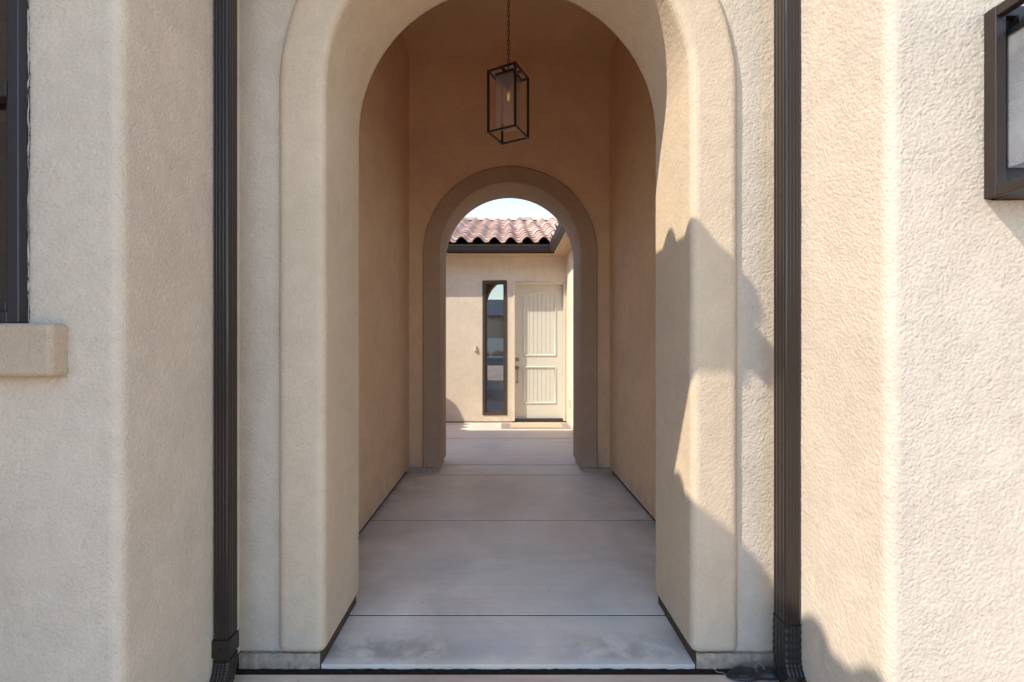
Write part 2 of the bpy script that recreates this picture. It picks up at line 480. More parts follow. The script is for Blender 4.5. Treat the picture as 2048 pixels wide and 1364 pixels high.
for bx in ((-1.29, -1.062, 2.44, 5.06, -.05, .045), (1.202, 1.41, 2.44, 5.06, -.05, .045), (-.805, -.797, 2.0, 2.47, -.05, .0462), (.842, .85, 2.0, 2.47, -.05, .0462)):
    MB().box(*bx).build('foundation', M_FOUND, portico)
for x0, x1 in ((-1.062, -.712), (.872, 1.202)):
    mb = MB(); mb.box(x0, x1, 5.012, 5.5, -.05, .044); mb.build('foundation_curb', M_CURB, portico)

# ------------------------------------------------------------------ left wing with the dark window
PITCH = .36
lw = thing('house_wing', 'stucco wing in shade with a dark window, left of the tall arch', 'house wing', (-1.6, 1.38, 0))
mb = MB(); holed_wall(mb, -3.2, -1.162, .045, 3.75, [(-2.15, -1.437, 1.462, 3.02)], 1.38, 2.3)
mb.build('wall', M_ROUGH, lw,   .034, 5, dice=True, only=lambda c: abs(c.x + 1.162) < 1e-4 and abs(c.y - 1.38) < 1e-4)
MB().box(-3.1, -1.176, 1.394, 2.3, -.06, .05).build('foundation', M_FOUND, lw)
# window set almost flush in the stucco
wf = MB()
X0, X1, Z0, Z1 = -2.15, -1.437, 1.466, 3.02
YF, YB = 1.349, 1.47
for (a, b, c, d) in ((X1 - .034, X1, Z0, Z1), (X0, X0 + .034, Z0, Z1), (X0 + .034, X1 - .034, Z0, Z0 + .034), (X0 + .034, X1 - .034, Z1 - .034, Z1)):
    wf.box(a, b, YF, YB, c, d)
win = wf.build('window', M_FRAME, lw, .004, 2)
sf = MB()
for (a, b, c, d) in ((X1 - .062, X1 - .034, Z0 + .034, Z1 - .034), (X0 + .034, X0 + .062, Z0 + .034, Z1 - .034), (X0 + .062, X1 - .062, Z0 + .034, Z0 + .066), (X0 + .062, X1 - .062, Z1 - .066, Z1 - .034)):
    sf.box(a, b, 1.372, 1.44, c, d)
sf.build('window_frame', M_FRAME, win, .004, 2)
MB().box(X0 + .062, X1 - .05, 1.362, 1.43, 2.145, 2.195).build('meeting_rail', M_BRONZE, win, .004, 2)
MB().box(X0 + .05, X1 - .05, 1.404, 1.408, Z0 + .05, 2.15).build('pane', M_WGLASS, win)
MB().box(X0 + .05, X1 - .05, 1.392, 1.396, 2.19, Z1 - .05).build('pane', M_WGLASS, win)
MB().box(X0 + .05, X1 - .05, 1.50, 1.505, 2.14, Z1 - .03).build('blind', M_AMBER, win)
rb = MB(); rb.box(X0, X1 - .003, 1.90, 1.92, Z0, Z1)
rb.box(X1 - .010, X1 - .002, 1.52, 1.90, Z0, Z1); rb.build('room_back', M_DARK, win)
sill = MB(); n = 26
sill.box(-2.30, -1.318, 1.325, 1.42, 1.306, 1.464)
sill.build('window_sill', M_TRIM, lw, .016, 4)
# ragged caulk bead down the window edge
path = []; rad = []
for i in range(70):
    z = 1.47 + 1.5 * i / 69
    path.append((-1.436 + random.uniform(-.0025, .0025), 1.377, z)); rad.append(random.choice((.0005, .0008, .0012, .0022)))
MB().tube(path, rad, 6).build('caulk_bead', M_CAULK, lw)

# sloping stucco cornice under the eaves, turning the corner
def cornice(name, parent, lo, hi):
    mb = MB(); A = mb.verts(lo); B = mb.verts(hi)
    for i in range(len(lo) - 1): mb.face([A[i], A[i + 1], B[i + 1], B[i]])
    C = mb.verts([(p[0], p[1], hi[0][2] + .16) for p in lo])
    for i in range(len(lo) - 1): mb.face([B[i], B[i + 1], C[i + 1], C[i]])
    return mb.build(name, M_SOFFIT, parent, smooth=20)
cornice('cornice', lw, [(-3.0, 1.382, 3.05), (-1.164, 1.382, 3.05), (-1.164, 2.0, 3.05)], [(-3.0, 1.11, 3.46), (-.81, 1.11, 3.46), (-.81, 2.0, 3.46)])
mb = MB(); mb.box(-2.9, -.78, 1.08, 1.112, 3.455, 3.78); mb.box(-.812, -.78, 1.112, 2.003, 3.455, 3.78)
mb.build('fascia', M_BRONZE, lw)
mb = MB(); mb.prism(gutter_profile(1.03, 3.55, 1, .05, .15), 'x', -2.9, -.73); mb.prism(gutter_profile(-.73, 3.55, -1, .05, .15), 'y', 1.03, 2.003)
mb.build('gutter', M_GUTTER, lw)
mb = MB(); mb.box(-2.9, -.785, 1.085, 2.0, 3.74, 3.83); mb.prism([(-.79, 3.74), (-.79, 3.822), (-1.25, 3.985), (-1.25, 3.74)], 'y', 1.13, 2.003); mb.build('roof_deck', M_BRONZE, lw)
hip = Vector((-.80, 1.10, 0))
tile_roof('roof', M_TILE, lw, (-.80, 1.07, 3.815), (0, 1, 0), (-1, 0, 0), .95, 2.2, PITCH, hump=.065, rib=False,
          clips=[((-.80, 1.10, 0), Vector((-1, -1, 0)).normalized()), ((0, 2.005, 0), (0, 1, 0))])
tile_roof('roof', M_TILE, lw, (-.80, 1.10, 3.815), (-1, 0, 0), (0, 1, 0), 2.1, 3.0, PITCH, rib=False,
          clips=[((-.80, 1.10, 0), Vector((1, 1, 0)).normalized())])

MB().tube([(-.775, 1.075, 3.838), (-1.4, 1.70, 3.838 + .62 * PITCH), (-2.6, 2.90, 3.838 + 1.82 * PITCH)], .062, 14).build('hip_cap', M_CAP, lw)
MB().box(-5.4, -1.29, 2.62, 5.40, 3.6, 4.52).build('shadow_block', M_WALL, lw)  # unseen block added to throw the shadow across the courtyard floor
MB().box(-5.46, -1.37, 2.56, 5.55, 4.52, 4.61).build('shadow_block_cap', M_TRIM, lw, .01)  # top edge of the added block, sets the courtyard shadow line

# ------------------------------------------------------------------ right wing
rw = thing('house_wing', 'sunlit stucco wing carrying the bronze wall lantern, right of the tall arch', 'house wing', (1.6, 1.42, 0))
mb = MB(); mb.box(1.206, 7.0, 1.42, 5.0, .045, 3.75); mb.build('wall', M_ROUGH, rw,   .034, 5, dice=True)
MB().box(1.220, 6.9, 1.434, 4.9, -.06, .05).build('foundation', M_FOUND, rw)
cornice('cornice', rw, [(1.208, 2.0, 3.10), (1.208, 1.422, 3.10), (7.0, 1.422, 3.10)], [(.90, 2.0, 3.50), (.90, 1.15, 3.50), (7.0, 1.15, 3.50)])
mb = MB(); mb.box(.885, 7.0, 1.135, 1.165, 3.49, 3.78); mb.box(.885, .915, 1.165, 2.003, 3.49, 3.78); mb.build('fascia', M_BRONZE, rw)
mb = MB(); mb.prism(gutter_profile(1.05, 3.53, 1, .085, .15), 'x', .80, 7.0); mb.prism(gutter_profile(.80, 3.53, 1, .085, .15), 'y', 1.05, 2.003)
mb.build('gutter', M_GUTTER, rw)
mb = MB(); mb.box(.92, 6.9, 1.17, 2.0, 3.75, 3.83); mb.build('roof_deck', M_BRONZE, rw)
tile_roof('roof', M_TILE, rw, (.87, 2.005, 3.83), (0, -1, 0), (1, 0, 0), .93, 2.2, PITCH, rib=False, clips=[((.87, 1.12, 0), Vector((1, -1, 0)).normalized())])
tile_roof('roof', M_TILE, rw, (.87, 1.12, 3.83), (1, 0, 0), (0, 1, 0), 6.0, 3.0, PITCH, rib=False, clips=[((.87, 1.12, 0), Vector((-1, 1, 0)).normalized())])

MB().tube([(.845, 1.095, 3.85), (1.47, 1.72, 3.85 + .62 * PITCH), (2.67, 2.92, 3.85 + 1.82 * PITCH)], .062, 14).build('hip_cap', M_CAP, rw)

# ------------------------------------------------------------------ garage wing, running forward on the left of the driveway
gw = thing('garage_wing', 'short stucco garage wing with a tiled eave beside the left window', 'house wing', (-2.5, .3, 0))
MB().box(-8, -2.30, -.30, 1.30, -.05, 3.95).build('wall', M_WALL, gw, .02)
MB().box(-7.9, -1.96, -.62, 1.36, 3.78, 3.80).build('soffit', M_SOFFIT, gw)
mb = MB(); mb.box(-1.96, -1.94, -.66, 1.36, 3.74, 3.98); mb.box(-7.9, -1.96, -.66, -.64, 3.74, 3.98); mb.build('fascia', M_BRONZE, gw)
MB().prism(gutter_profile(-1.84, 3.80, -1, .10, .13), 'y', -.66, 1.36).build('gutter', M_GUTTER, gw)
MB().box(-7.9, -1.96, -.64, 1.36, 3.945, 4.0).build('roof_deck', M_BRONZE, gw)
MB().prism([(-1.99, 4.002), (-5.1, 5.11), (-7.9, 5.11), (-7.9, 4.002)], 'y', -.60, 1.30).build('gable', M_WALL, gw)
tile_roof('roof', M_TILE, gw, (-1.93, -.75, 4.003), (0, 1, 0), (-1, 0, 0), 2.1, 3.2, PITCH, hump=.06, rib=False)

# ------------------------------------------------------------------ courtyard house with the front door
WY = 8.22
ch = thing('courtyard_house', 'cream front door wall under a red tiled roof, seen through both arches', 'house', (0, WY, 0))
DX0, DX1, DZ0, DZ1 = .178, 1.128, .03, 2.535
SX0, SX1, SZ0, SZ1 = -.372, .074, .133, 2.566
mb = MB(); holed_wall(mb, -7, 1.20, .02, 3.05, [(DX0, DX1, .02, DZ1), (SX0, SX1, SZ0, SZ1)], WY, WY + .3)
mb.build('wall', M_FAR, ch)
MB().box(-7, 1.18, WY + .012, WY + .29, -.05, .03).build('foundation', M_FOUND, ch)
mb = MB()
mb.box(DX0, DX0 + .036, WY - .012, WY + .2, .03, DZ1); mb.box(DX1 - .036, DX1, WY - .012, WY + .2, .03, DZ1)
mb.box(DX0 + .036, DX1 - .036, WY - .012, WY + .2, DZ1 - .036, DZ1)
mb.build('door_frame', M_DTRIM, ch, .004, 2)
MB().box(DX0 + .036, DX1 - .036, WY + .02, WY + .2, .0, .058).build('threshold', M_BRONZE, ch, .006, 2)
# door leaf: stiles and rails proud of two sunk panels of beaded boards
dx0, dx1, dz0, dz1 = .216, 1.090, .066, 2.496
DY = WY + .100
px0, px1 = .378, .965
arc = []
for i in range(25):
    t = i / 24; arc.append((px0 + (px1 - px0) * t, 2.285 + .085 * math.sin(math.pi * t)))
mb = MB()
def plate(pts): mb.prism(pts, 'y', DY, DY + .016)
plate([(dx0, dz0), (px0, dz0), (px0, dz1), (dx0, dz1)])
plate([(px1, dz0), (dx1, dz0), (dx1, dz1), (px1, dz1)])
plate([(px0, dz0), (px1, dz0), (px1, .335), (px0, .335)])
plate([(px0, 1.000), (px1, 1.000), (px1, 1.205), (px0, 1.205)])
plate(arc + [(px1, dz1), (px0, dz1)])
mb.box(dx0, dx1, DY + .0165, DY + .05, dz0, dz1)
door = mb.build('door', M_DOOR, ch)
def panel(outline, z0, arched):
    # raised moulding round the panel
    P = MB(); rings = []
    cx = sum(p[0] for p in outline) / len(outline); cz = sum(p[1] for p in outline) / len(outline)
    def inset(d):
        out = []
        n = len(outline)
        for i in range(n):
            a, b, c = Vector(outline[i - 1]), Vector(outline[i]), Vector(outline[(i + 1) % n])
            t1, t2 = (b - a).normalized(), (c - b).normalized()
            n1, n2 = Vector((-t1.y, t1.x)), Vector((-t2.y, t2.x))
            m = (n1 + n2); m = m / max(.3, m.dot(n1)) if m.length else n1
            out.append(b + m * d)
        return out
    prof = [(-.012, DY), (-.008, DY - .010), (.006, DY - .013), (.016, DY - .006), (.024, DY + .008), (.032, DY + .013)]
    for d, y in prof: rings.append([(p.x, y, p.y) for p in inset(d)])
    P.loft(rings, caps=False)
    P.build('panel_moulding', M_DOOR, door, smooth=60)
    Bd = MB(); k = 7; a = px0 + .026; w = (px1 - px0 - .052) / k
    for i in range(k):
        xa, xb = a + i * w + .0024, a + (i + 1) * w - .0024
        if arched:
            zt = lambda x: 2.285 + .085 * math.sin(math.pi * (x - px0) / (px1 - px0)) - .012
            Bd.prism([(xa, z0[0] + .02), (xb, z0[0] + .02), (xb, zt(xb)), (xa, zt(xa))], 'y', DY + .006, DY + .0162)
        else: Bd.box(xa, xb, DY + .006, DY + .0162, z0[0] + .02, z0[1] - .02)
    Bd.build('door_panel', M_DOOR, door, .003, 2)
panel([(px0, 1.205), (px1, 1.205)] + arc[::-1], (1.205, 2.3), True)
panel([(px0, .335), (px1, .335), (px1, 1.0), (px0, 1.0)], (.335, 1.0), False)
hx = .262
mb = MB(); mb.lathe([(.0, -.030), (.018, -.030), (.022, -.024), (.033, -.012), (.035, 0)], (hx, DY, 1.135), 20, 'y'); mb.build('deadbolt', M_NICKEL, door)
mb = MB(); mb.lathe([(.0, -.022), (.030, -.022), (.037, -.012), (.040, 0)], (hx, DY, .985), 20, 'y')
mb.tube([(hx, DY - .012, .985), (hx, DY - .05, .972), (hx + .004, DY - .066, .930), (hx + .004, DY - .066, .83), (hx, DY - .052, .755), (hx, DY - .01, .722)], [.009, .011, .014, .012, .010, .014], 10)
mb.lathe([(.0, -.016), (.016, -.014), (.022, 0)], (hx, DY, .722), 16, 'y')
mb.box(hx - .014, hx + .014, DY - .062, DY - .02, 1.0, 1.006)
mb.build('handle', M_NICKEL, door)
# sidelight
mb = MB(); w = .050
for (a, b, c, d) in ((SX0, SX0 + w, SZ0, SZ1), (SX1 - w, SX1, SZ0, SZ1), (SX0 + w, SX1 - w, SZ0, SZ0 + w), (SX0 + w, SX1 - w, SZ1 - w, SZ1)): mb.box(a, b, WY - .012, WY + .09, c, d)
sl = mb.build('window', M_TANFRAME, ch, .006, 2)
mb = MB(); a, b, c, d = SX0 + w, SX1 - w, SZ0 + w, SZ1 - w; g = .018
for (e, f, h, i) in ((a, a + g, c, d), (b - g, b, c, d), (a + g, b - g, c, c + g), (a + g, b - g, d - g, d)): mb.box(e, f, WY + .012, WY + .07, h, i)
mb.build('window_frame', M_TANFRAME, sl, .003, 2)
mb = MB(); cxs = (SX0 + SX1) / 2; czs = (SZ0 + SZ1) / 2
hw, hz = (b - a) / 2, (d - c) / 2
tiltz, tiltx = math.tan(R(1.3)), math.tan(R(.7))
P = [(cxs + sx * hw, WY + .045 - sx * hw * tiltz - sz * hz * tiltx * .9, czs + sz * hz) for sx, sz in ((-1, -1), (1, -1), (1, 1), (-1, 1))]
Q = [(p[0], p[1] + .004, p[2]) for p in P]
mb.loft([P, Q]); mb.build('pane', M_GLASS, sl)
MB().box(SX0 + .04, SX1 - .04, WY + .10, WY + .11, 2.40, SZ1 - .03).build('blind', M_BLIND, sl)
mb = MB(); mb.box(SX0 - .1, SX1 + .05, WY + .55, WY + .57, 0, 2.8); mb.box(SX0 - .1, SX0 - .08, WY + .3, WY + .55, 0, 2.8); mb.box(SX1 + .03, SX1 + .05, WY + .3, WY + .55, 0, 2.8)
mb.box(SX0 - .1, SX1 + .05, WY + .3, WY + .55, 2.78, 2.8); mb.build('room_back', M_DARK, sl)
# eaves
EY = 7.87
MB().box(-7, .916, EY + .12, WY + .002, 3.0, 3.02).build('soffit', M_SOFFIT, ch)
MB().box(-7, .896, EY + .10, EY + .12, 3.012, 3.17).build('fascia', M_BRONZE, ch)
MB().prism(gutter_profile(EY, 3.026, 1), 'x', -7, .896).build('gutter', M_GUTTER, ch)
MB().box(-7, 5, EY + .121, WY + .3, 3.055, 3.165).build('roof_deck', M_DARK, ch)
MB().prism([(EY + .10, 3.165), (EY + .13, 3.165), (EY + 4.5, 3.165 + 4.36 * PITCH), (EY + 4.5, 3.10 + 4.36 * PITCH)], 'x', -7, 6).build('roof_deck', M_DARK, ch)
tile_roof('roof', M_TILE, ch, (-4.55, 7.915, 3.185), (1, 0, 0), (0, 1, 0), 8.6, 4.3, PITCH)
mb = MB(); zr = 3.185 + 4.3 * PITCH
lay = mb.bm.loops.layers.color.new('tone')
for i in range(26):
    x0 = -5 + i * .36; rings = []
    for x, s in ((x0, 1.0), (x0 + .02, 1.06), (x0 + .40, .9)):
        rings.append([(x, 12.22 + .15 * s * math.cos(math.pi * k / 12), zr - .02 + .13 * s * math.sin(math.pi * k / 12) + random.uniform(-.002, .002)) for k in range(13)])
    nf = len(mb.bm.faces); mb.loft(rings, close=False)
    mb.bm.faces.ensure_lookup_table(); t = random.random()
    for f in mb.bm.faces[nf:]:
        for lp in f.loops: lp[lay] = (t, t, t, 1)
mb.build('ridge_cap', M_CAP, ch, weld=False)

# wing closing the courtyard on the right
cw = thing('house_wing', 'bright sunlit side wall and gutter edge just right of the cream door', 'house wing', (1.2, 7, 0))
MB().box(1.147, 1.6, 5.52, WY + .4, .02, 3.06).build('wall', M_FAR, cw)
MB().box(1.159, 1.55, 5.52, WY + .39, -.05, .03).build('foundation', M_FOUND, cw)
MB().box(.916, 1.149, 5.56, WY + .2, 2.998, 3.018).build('soffit', M_SOFFIT, cw)
MB().box(.896, .916, 5.56, EY + .12, 3.010, 3.172).build('fascia', M_DTRIM, cw)
MB().prism(gutter_profile(.796, 3.026, 1), 'y', 5.56, EY + .012).build('gutter', M_GUTTER, cw)
MB().box(.92, 5, 5.56, EY + .2, 3.07, 3.16).build('roof_deck', M_DARK, cw)
tile_roof('roof', M_TILE, cw, (.842, 8.0, 3.185), (0, -1, 0), (1, 0, 0), 2.5, 3.0, PITCH, rib=False)

# wing closing the courtyard on the left
cl = thing('house_wing', 'stucco wing with tiled eave closing the courtyard left of the sidelight', 'house wing', (-3.6, 7, 0))
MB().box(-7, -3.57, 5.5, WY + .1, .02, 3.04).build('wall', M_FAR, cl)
MB().box(-3.57, -3.33, 5.5, WY + .05, 2.90, 2.92).build('soffit', M_SOFFIT, cl)
MB().box(-3.33, -3.31, 5.5, WY - .2, 2.9, 3.06).build('fascia', M_BRONZE, cl)
MB().prism(gutter_profile(-3.22, 2.90, -1), 'y', 5.5, WY - .36).build('gutter', M_GUTTER, cl)
MB().box(-7, -3.33, 5.5, WY, 3.05, 3.07).build('roof_deck', M_BRONZE, cl)
tile_roof('roof', M_TILE, cl, (-3.27, 5.5, 3.075), (0, 1, 0), (-1, 0, 0), 2.4, 3.0, PITCH, rib=False)

# ------------------------------------------------------------------ downspouts
def pipe_profile(w, d):
    """rectangular pipe section with shallow ribs and rounded corners"""
    pts = []; r = .010
    def side(p, q, ribs):
        P, Q = Vector(p), Vector(q); t = (Q - P); L = t.length; t.normalize(); nn = Vector((-t.y, t.x))
        for i in range(ribs * 6 + 1):
            u = (i / 6) % 1.0
            off = .0017 * max(0, math.sin(math.pi * (u - .25) / .5)) if .25 < u < .75 else 0
            pts.append(P + t * (L * i / (ribs * 6)) + nn * off)
    def corner(cx, cy, a0):
        for k in range(1, 4):
            a = R(a0 + 90 * k / 4); pts.append(Vector((cx + r * math.cos(a), cy + r * math.sin(a))))
    side((-w / 2 + r, -d / 2), (w / 2 - r, -d / 2), 3); corner(w / 2 - r, -d / 2 + r, -90)
    side((w / 2, -d / 2 + r), (w / 2, d / 2 - r), 3); corner(w / 2 - r, d / 2 - r, 0)
    side((w / 2 - r, d / 2), (-w / 2 + r, d / 2), 3); corner(-w / 2 + r, d / 2 - r, 90)
    side((-w / 2, d / 2 - r), (-w / 2, -d / 2 + r), 3); corner(-w / 2 + r, -d / 2 + r, 180)
    return pts

def downspout(name, label, x0, x1, y0, y1, zt, zb, bend, strap_z, straight):
    cx, cy, w, d = (x0 + x1) / 2, (y0 + y1) / 2, x1 - x0, y1 - y0
    t = thing(name, label, 'downspout', (cx, cy, 0), 'brown downspouts beside the arch')
    pr = pipe_profile(w, d)
    MB().loft([[(cx + p.x, cy + p.y, z) for p in pr] for z in (zb, (zb + zt) / 2, zt)]).build('pipe', M_PIPE, t, smooth=55)
    # crimped elbow at the foot
    rings = []; n = 44; rad = .12; s0 = straight / (straight + rad * R(bend))
    for i in range(n + 1):
        s = i / n
        a = max(0, (s - s0) / (1 - s0)) * R(bend)
        k = 1.06 + .03 * math.cos(s * n * math.pi * 2 / 5.5) + .05 * s
        py = -rad * (1 - math.cos(a)); pz = -rad * math.sin(a) - min(s / s0, 1) * straight if s0 else -rad * math.sin(a)
        rings.append([(cx + p.x * k, cy + py + p.y * k * math.cos(a), zb + .02 + pz - p.y * k * -math.sin(a) * -1) for p in pr])
    MB().loft(rings).build('elbow', M_RUBBER if 'right' in label else M_PIPE, t, smooth=60)
    mb = MB(); e = .0035
    for a in (0,):
        mb.box(x0 - e, x1 + e, y0 - e, y0 - e + .0025, strap_z, strap_z + .07)
        mb.box(x1 + e - .0025, x1 + e, y0, y1, strap_z, strap_z + .07); mb.box(x0 - e, x0 - e + .0025, y0, y1, strap_z, strap_z + .07)
    mb.lathe([(0, -.004), (.004, -.003), (.005, 0)], (cx, y0 - e, strap_z + .035), 10, 'y')
    mb.build('strap', M_PIPE, t)
    return t, pr, cx, cy
tl, prl, cxl, cyl = downspout('downspout', 'dark brown ribbed downspout in the shaded corner left of the arch', -1.158, -1.098, 1.817, 1.888, 3.52, .115, 48, .15, .01)
tr, prr, cxr, cyr = downspout('downspout', 'sunlit brown ribbed downspout in the corner right of the arch', 1.139, 1.202, 1.834, 1.922, 3.50, .25, 48, 3.02, .14)
# black drain adapter lying at the foot of the right downspout
da = thing('drain_adapter', 'black plastic drain outlet lying at the foot of the right downspout', 'drain outlet', (1.02, 1.93, -.012))
rings = []
for s, x, w, h in ((0, 1.150, .030, .040), (.2, 1.110, .034, .040), (.35, 1.085, .024, .030), (.5, 1.055, .036, .030), (.7, 1.015, .044, .026), (.88, .975, .030, .014), (1, .948, .008, .004)):
    rings.append([(x, 1.932 + w * math.cos(a) - .012 * (1 - s), -.006 + h * (.5 + .5 * math.sin(a))) for a in [2 * math.pi * k / 18 for k in range(18)]])
MB().loft(rings).build('outlet_boot', M_RUBBER, da, smooth=60)
MB().tube([(1.018 + .030 * math.cos(a), 1.918 + .017 * math.sin(a), .016 + .003 * math.cos(a)) for a in [2 * math.pi * k / 20 for k in range(20)]], .004, 8, True).build('rim', M_RUBBER, da)
MB().tube([(.948, 1.937, .0), (.930, 1.938, .006), (.915, 1.942, .004), (.905, 1.950, .012), (.900, 1.958, .020), (.908, 1.965, .026)], .0013, 6).build('wire', M_WIRE, da)
MB().tube([(1.085 + .018 * math.cos(a), 1.922 + .010 * math.sin(a), .032 + .014 * math.sin(a)) for a in [R(-60) + R(290) * k / 20 for k in range(21)]], .0013, 6).build('wire', M_WIRE, da)

# ------------------------------------------------------------------ pendant lantern
PX, PY, PZ = .046, 3.855, 3.170
pl = thing('pendant_lantern', 'black open box lantern hanging on a chain inside the passage', 'lantern', (PX, PY, PZ))
rot = Matrix.Translation((PX, PY, PZ)) @ Matrix.Rotation(R(62.5), 4, 'Z')
H, S, B = .525, .125, .0085
mb = MB()
for sx in (-1, 1):
    for sy in (-1, 1): mb.box(sx * S - B, sx * S + B, sy * S - B, sy * S + B, 0, H, rot)
for z in (B, H - B):
    for s in (-1, 1):
        mb.box(-S + B, S - B, s * S - B + .001, s * S + B - .001, z - B + .001, z + B - .001, rot)
        mb.box(s * S - B + .001, s * S + B - .001, -S + B, S - B, z - B + .001, z + B - .001, rot)
mb.build('frame', M_BLACK, pl, .0012, 1)
mb = MB(); mb.box(-S + B, S - B, -.012, .012, H - .016, H - .004, rot); mb.box(-.085, .085, -.085, .085, H - .036, H - .017, rot)
mb.box(-.012, .012, -S + B, -.085, H - .016, H - .004, rot); mb.box(-.012, .012, .085, S - B, H - .016, H - .004, rot)
mb.lathe([(0, .020), (.014, .018), (.016, 0), (.016, -.004)], (PX, PY, PZ + H - .004), 14)
mb.build('top_plate', M_BLACK, pl, .0012, 1)
mb = MB(); G = .078; gz0, gz1 = .075, H - .037
for s in (-1, 1):
    mb.box(-G, G, s * G - .0015, s * G + .0015, gz0, gz1, rot); mb.box(s * G - .0015, s * G + .0015, -G + .002, G - .002, gz0, gz1, rot)
mb.build('glass_shade', M_LGLASS, pl)
mb = MB(); mb.lathe([(.0, H - .036), (.026, H - .037), (.026, H - .075), (.022, H - .082), (.022, H - .125), (.019, H - .128), (.0, H - .128)], (PX, PY, PZ), 18)
mb.build('socket', M_BLACK, pl)
mb = MB(); mb.lathe([(.013, H - .129), (.014, H - .145), (.020, H - .170), (.029, H - .205), (.031, H - .225), (.026, H - .248), (.014, H - .262), (.001, H - .266)], (PX, PY, PZ), 20)
bulb = mb.build('bulb', M_BULB, pl)
mb = MB()
for k in range(6):
    a = 2 * math.pi * k / 6
    mb.tube([(PX + .006 * math.cos(a), PY + .006 * math.sin(a), PZ + H - .160), (PX + .010 * math.cos(a + .3), PY + .010 * math.sin(a + .3), PZ + H - .225)], .0016, 5)
mb.build('filament', M_FILAMENT, bulb)
mb = MB(); z = PZ + H + .012; k = 0
while z < 4.575:
    pth = []
    for i in range(16):
        a = 2 * math.pi * i / 16
        lx = .0095 * math.cos(a); lz = .024 * math.sin(a)
        pth.append((PX + (lx if k % 2 == 0 else 0), PY + (0 if k % 2 == 0 else lx), z + lz + .012))
    mb.tube(pth, .0027, 6, True); z += .0405; k += 1
mb.tube([(PX + .005, PY, PZ + H), (PX + .006, PY + .004, 4.59)], .0015, 5)
mb.build('chain', M_BLACK, pl)
MB().lathe([(0, 4.575), (.05, 4.575), (.062, 4.590), (.062, 4.599)], (PX, PY, 0), 24).build('ceiling_canopy', M_BLACK, pl)

# ------------------------------------------------------------------ wall lantern
wl = thing('wall_lantern', 'large bronze box lantern with dusty glass on the sunlit wall', 'lantern', (1.62, 1.42, 1.85))
LX0, LX1, LZ0, LZ1 = 1.497, 1.760, 1.853, 2.432
LY0, LY1 = 1.418, 1.150; T = .032
mb = MB()
mb.box(LX0, LX0 + T, LY0 - .036, LY0, LZ0, LZ1); mb.box(LX1 - T, LX1, LY0 - .036, LY0, LZ0, LZ1)
mb.box(LX0 + T, LX1 - T, LY0 - .035, LY0, LZ0, LZ0 + T); mb.box(LX0 + T, LX1 - T, LY0 - .035, LY0, LZ1 - T, LZ1)
for x in (LX0, LX1 - T):
    mb.box(x + .001, x + T - .001, LY1, LY0 - .036, LZ0 + .001, LZ0 + T); mb.box(x + .001, x + T - .001, LY1, LY0 - .036, LZ1 - T, LZ1 - .001)
    mb.box(x + .001, x + T - .001, LY1, LY1 + T, LZ0 + T, LZ1 - T)
mb.box(LX0 + T, LX1 - T, LY1 + .001, LY1 + T, LZ0 + .001, LZ0 + T); mb.box(LX0 + T, LX1 - T, LY1 + .001, LY1 + T, LZ1 - T, LZ1 - .001)
mb.build('frame', M_BRONZE, wl, .003, 2)
MB().box(LX0 + T, LX1 - T, LY0 - .018, LY0, LZ0 + T, LZ1 - T).build('back_plate', M_BLACK, wl)
mb = MB(); gx0, gx1, gy1, gy0, gza, gzb = LX0 + .052, LX1 - .052, LY0 - .022, LY1 + .05, 1.944, 2.36
for x in (gx0, gx1): mb.box(x - .0015, x + .0015, gy0, gy1, gza, gzb)
for y in (gy0, gy1): mb.box(gx0 + .002, gx1 - .002, y - .0015, y + .0015, gza, gzb)
mb.build('glass_shade', M_SGLASS, wl)
mb = MB(); mb.box(gx0 - .008, gx1 + .008, gy0 - .008, gy1 + .003, gzb - .012, gzb + .004)
mb.box(gx0 + .02, gx1 - .02, gy1 - .03, LY0 - .018, gzb + .004, LZ1 - T - .006); mb.build('hood', M_BLACK, wl, .003, 2)
cxg, cyg = (gx0 + gx1) / 2, (gy0 + gy1) / 2
MB().lathe([(0, 2.348), (.024, 2.348), (.024, 2.28), (.019, 2.27), (0, 2.27)], (cxg, cyg, 0), 16).build('socket', M_BLACK, wl)
MB().lathe([(.012, 2.269), (.018, 2.24), (.030, 2.19), (.026, 2.155), (.001, 2.14)], (cxg, cyg, 0), 16).build('bulb', M_BULB, wl)
mb = MB(); mb.tube([(LX0 + .075, LY0 - .018, 2.385), (LX0 + .075, LY0 - .045, 2.385)], .016, 14); mb.build('mount_arm', M_BLACK, wl)

# ------------------------------------------------------------------ small things by the door
dm = thing('doormat', 'tan doormat with a grey border lying before the cream door', 'doormat', (.6, 8.0, 0))
MB().box(-.03, 1.135, 7.60, 8.10, .0, .010).build('border', M_MATEDGE, dm, .003, 2)
MB().box(.13, 1.02, 7.66, 8.06, .008, .016).build('mat_field', M_MAT, dm, .003, 2)
db = thing('doorbell', 'small pale doorbell chime cover on the wall beside the sidelight', 'doorbell', (-.497, WY, 1.34))
mb = MB(); mb.loft([[(-.497 + sx * w, y, 1.34 + z) for sx, z in ((-1, -.05), (1, -.05), (.55, .05), (-.55, .05))] for w, y in ((.030, WY + .001), (.028, WY - .018), (.020, WY - .03))])
mb.build('cover', M_PLASTIC, db, .003, 2)
MB().lathe([(0, -.006), (.009, -.005), (.011, 0)], (-.497, WY - .030, 1.325), 14, 'y').build('button', M_WHITEWALL, db)
ob = thing('outlet_box', 'pale weatherproof outlet cover low on the bright wall right of the door', 'outlet', (1.147, 7.73, .42))
MB().box(1.118, 1.1475, 7.69, 7.77, .355, .485).build('cover', M_PLASTIC, ob, .006, 2)
MB().box(1.112, 1.118, 7.70, 7.76, .365, .475).build('flap', M_PLASTIC, ob, .002, 2)

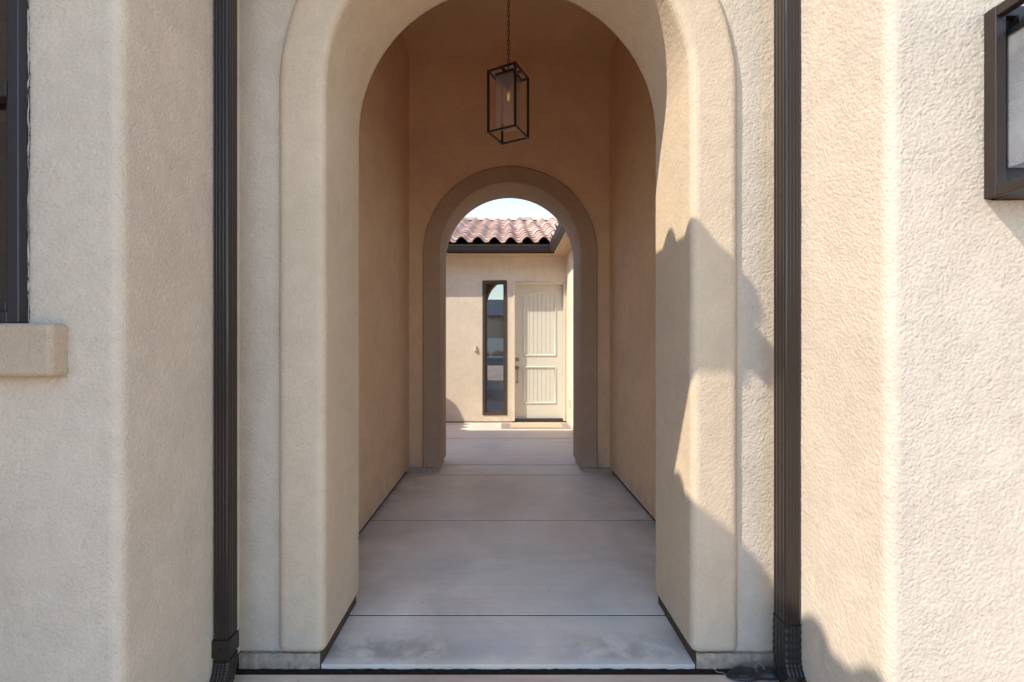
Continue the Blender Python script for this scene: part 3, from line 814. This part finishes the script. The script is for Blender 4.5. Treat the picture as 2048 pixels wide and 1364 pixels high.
# ------------------------------------------------------------------ across the street, mirrored in the sidelight
nh = thing('neighbour_house', 'low house with a grey roof across the street', 'house', (-3, -30, 0))
mb = MB(); holed_wall(mb, -16, 9, -.1, 3.3, [(-9, -3.5, .0, 2.6)], -26.3, -26)
mb.box(-16, 9, -34, -26.3, -.1, 3.3); mb.build('wall', M_WALL, nh)
MB().box(-9, -3.5, -26.28, -26.2, 0, 2.6).build('garage_door', M_BRONZE, nh)
MB().prism([(-35, 3.25), (-25.4, 3.25), (-25.4, 3.42), (-30, 5.2), (-35, 3.42)], 'x', -16.6, 9.6).build('roof', M_GREYROOF, nh)
MB().box(-1.4, 2.2, -25.4, -24.4, -.1, 4.6).build('chimney', M_WHITEWALL, nh, .02)
gwl = MB().box(-14, 14, -21.2, -21, -.1, 1.3).build('garden_wall', M_WHITEWALL, None, .02)
tag(gwl, 'low white garden wall across the street', 'wall')
for i in range(14):
    mb = MB(); bmesh.ops.create_icosphere(mb.bm, subdivisions=3, radius=1)
    s = random.uniform(.25, .55); x = -6 + i * .85 + random.uniform(-.2, .2); y = -17.6 - random.uniform(0, 2)
    for v in mb.bm.verts:
        n = math.sin(v.co.x * 3.1 + i) * math.cos(v.co.y * 2.7 + i * 2) * .18 + math.sin(v.co.z * 4 + i) * .08
        v.co = Vector((v.co.x * s * 1.25 * (1 + n) + x, v.co.y * s * (1 + n) + y, v.co.z * s * .8 * (1 + n) + s * .35 - .1))
    tag(mb.build('boulder', M_ROCK, None), 'brown boulder in the rock garden across the street', 'boulder', 'boulders in the rock garden')

# ------------------------------------------------------------------ light, sky, camera
SD = Vector((-2.0, -1.0, 2.4)).normalized()          # towards the sun
sun = bpy.data.lights.new('sun', 'SUN'); sun.energy = 2.0; sun.angle = R(.42); sun.color = (1, .93, .79)
so = bpy.data.objects.new('sun', sun); COL.objects.link(so)
so.rotation_euler = SD.to_track_quat('Z', 'Y').to_euler()
w = bpy.data.worlds.new('World'); scene.world = w; w.use_nodes = True
nt = w.node_tree; nt.nodes.clear()
sky = nt.nodes.new('ShaderNodeTexSky'); sky.sky_type = 'NISHITA'; sky.sun_disc = False
sky.sun_elevation = math.asin(SD.z); sky.sun_rotation = math.atan2(SD.x, SD.y)
sky.air_density = 1.25; sky.dust_density = 0; sky.ozone_density = 1.2
bg = nt.nodes.new('ShaderNodeBackground'); bg.inputs['Strength'].default_value = .15
wo = nt.nodes.new('ShaderNodeOutputWorld')
nt.links.new(sky.outputs[0], bg.inputs[0]); nt.links.new(bg.outputs[0], wo.inputs[0])

cam = bpy.data.cameras.new('camera'); co = bpy.data.objects.new('camera', cam); COL.objects.link(co)
cam.sensor_width = 36; cam.lens = 16.0; cam.shift_x = 18 / 2048; cam.shift_y = 8 / 2048
cam.clip_start = .05; cam.clip_end = 2000
co.location = (0, 0, 1.4); co.rotation_euler = (R(90), 0, 0)
scene.camera = co
scene.view_settings.view_transform = 'Standard'; scene.view_settings.look = 'None'
scene.view_settings.exposure = 1.55; scene.view_settings.gamma = 1
scene.cycles.max_bounces = 16; scene.cycles.diffuse_bounces = 10; scene.cycles.glossy_bounces = 6
scene.cycles.transparent_max_bounces = 16
scene.cycles.use_denoising = True
scene.cycles.feature_set = 'EXPERIMENTAL'; scene.cycles.offscreen_dicing_scale = 8
scene.cycles.preview_dicing_rate = 1.0; scene.cycles.dicing_rate = 1.0
scene.cycles.sample_clamp_indirect = 6
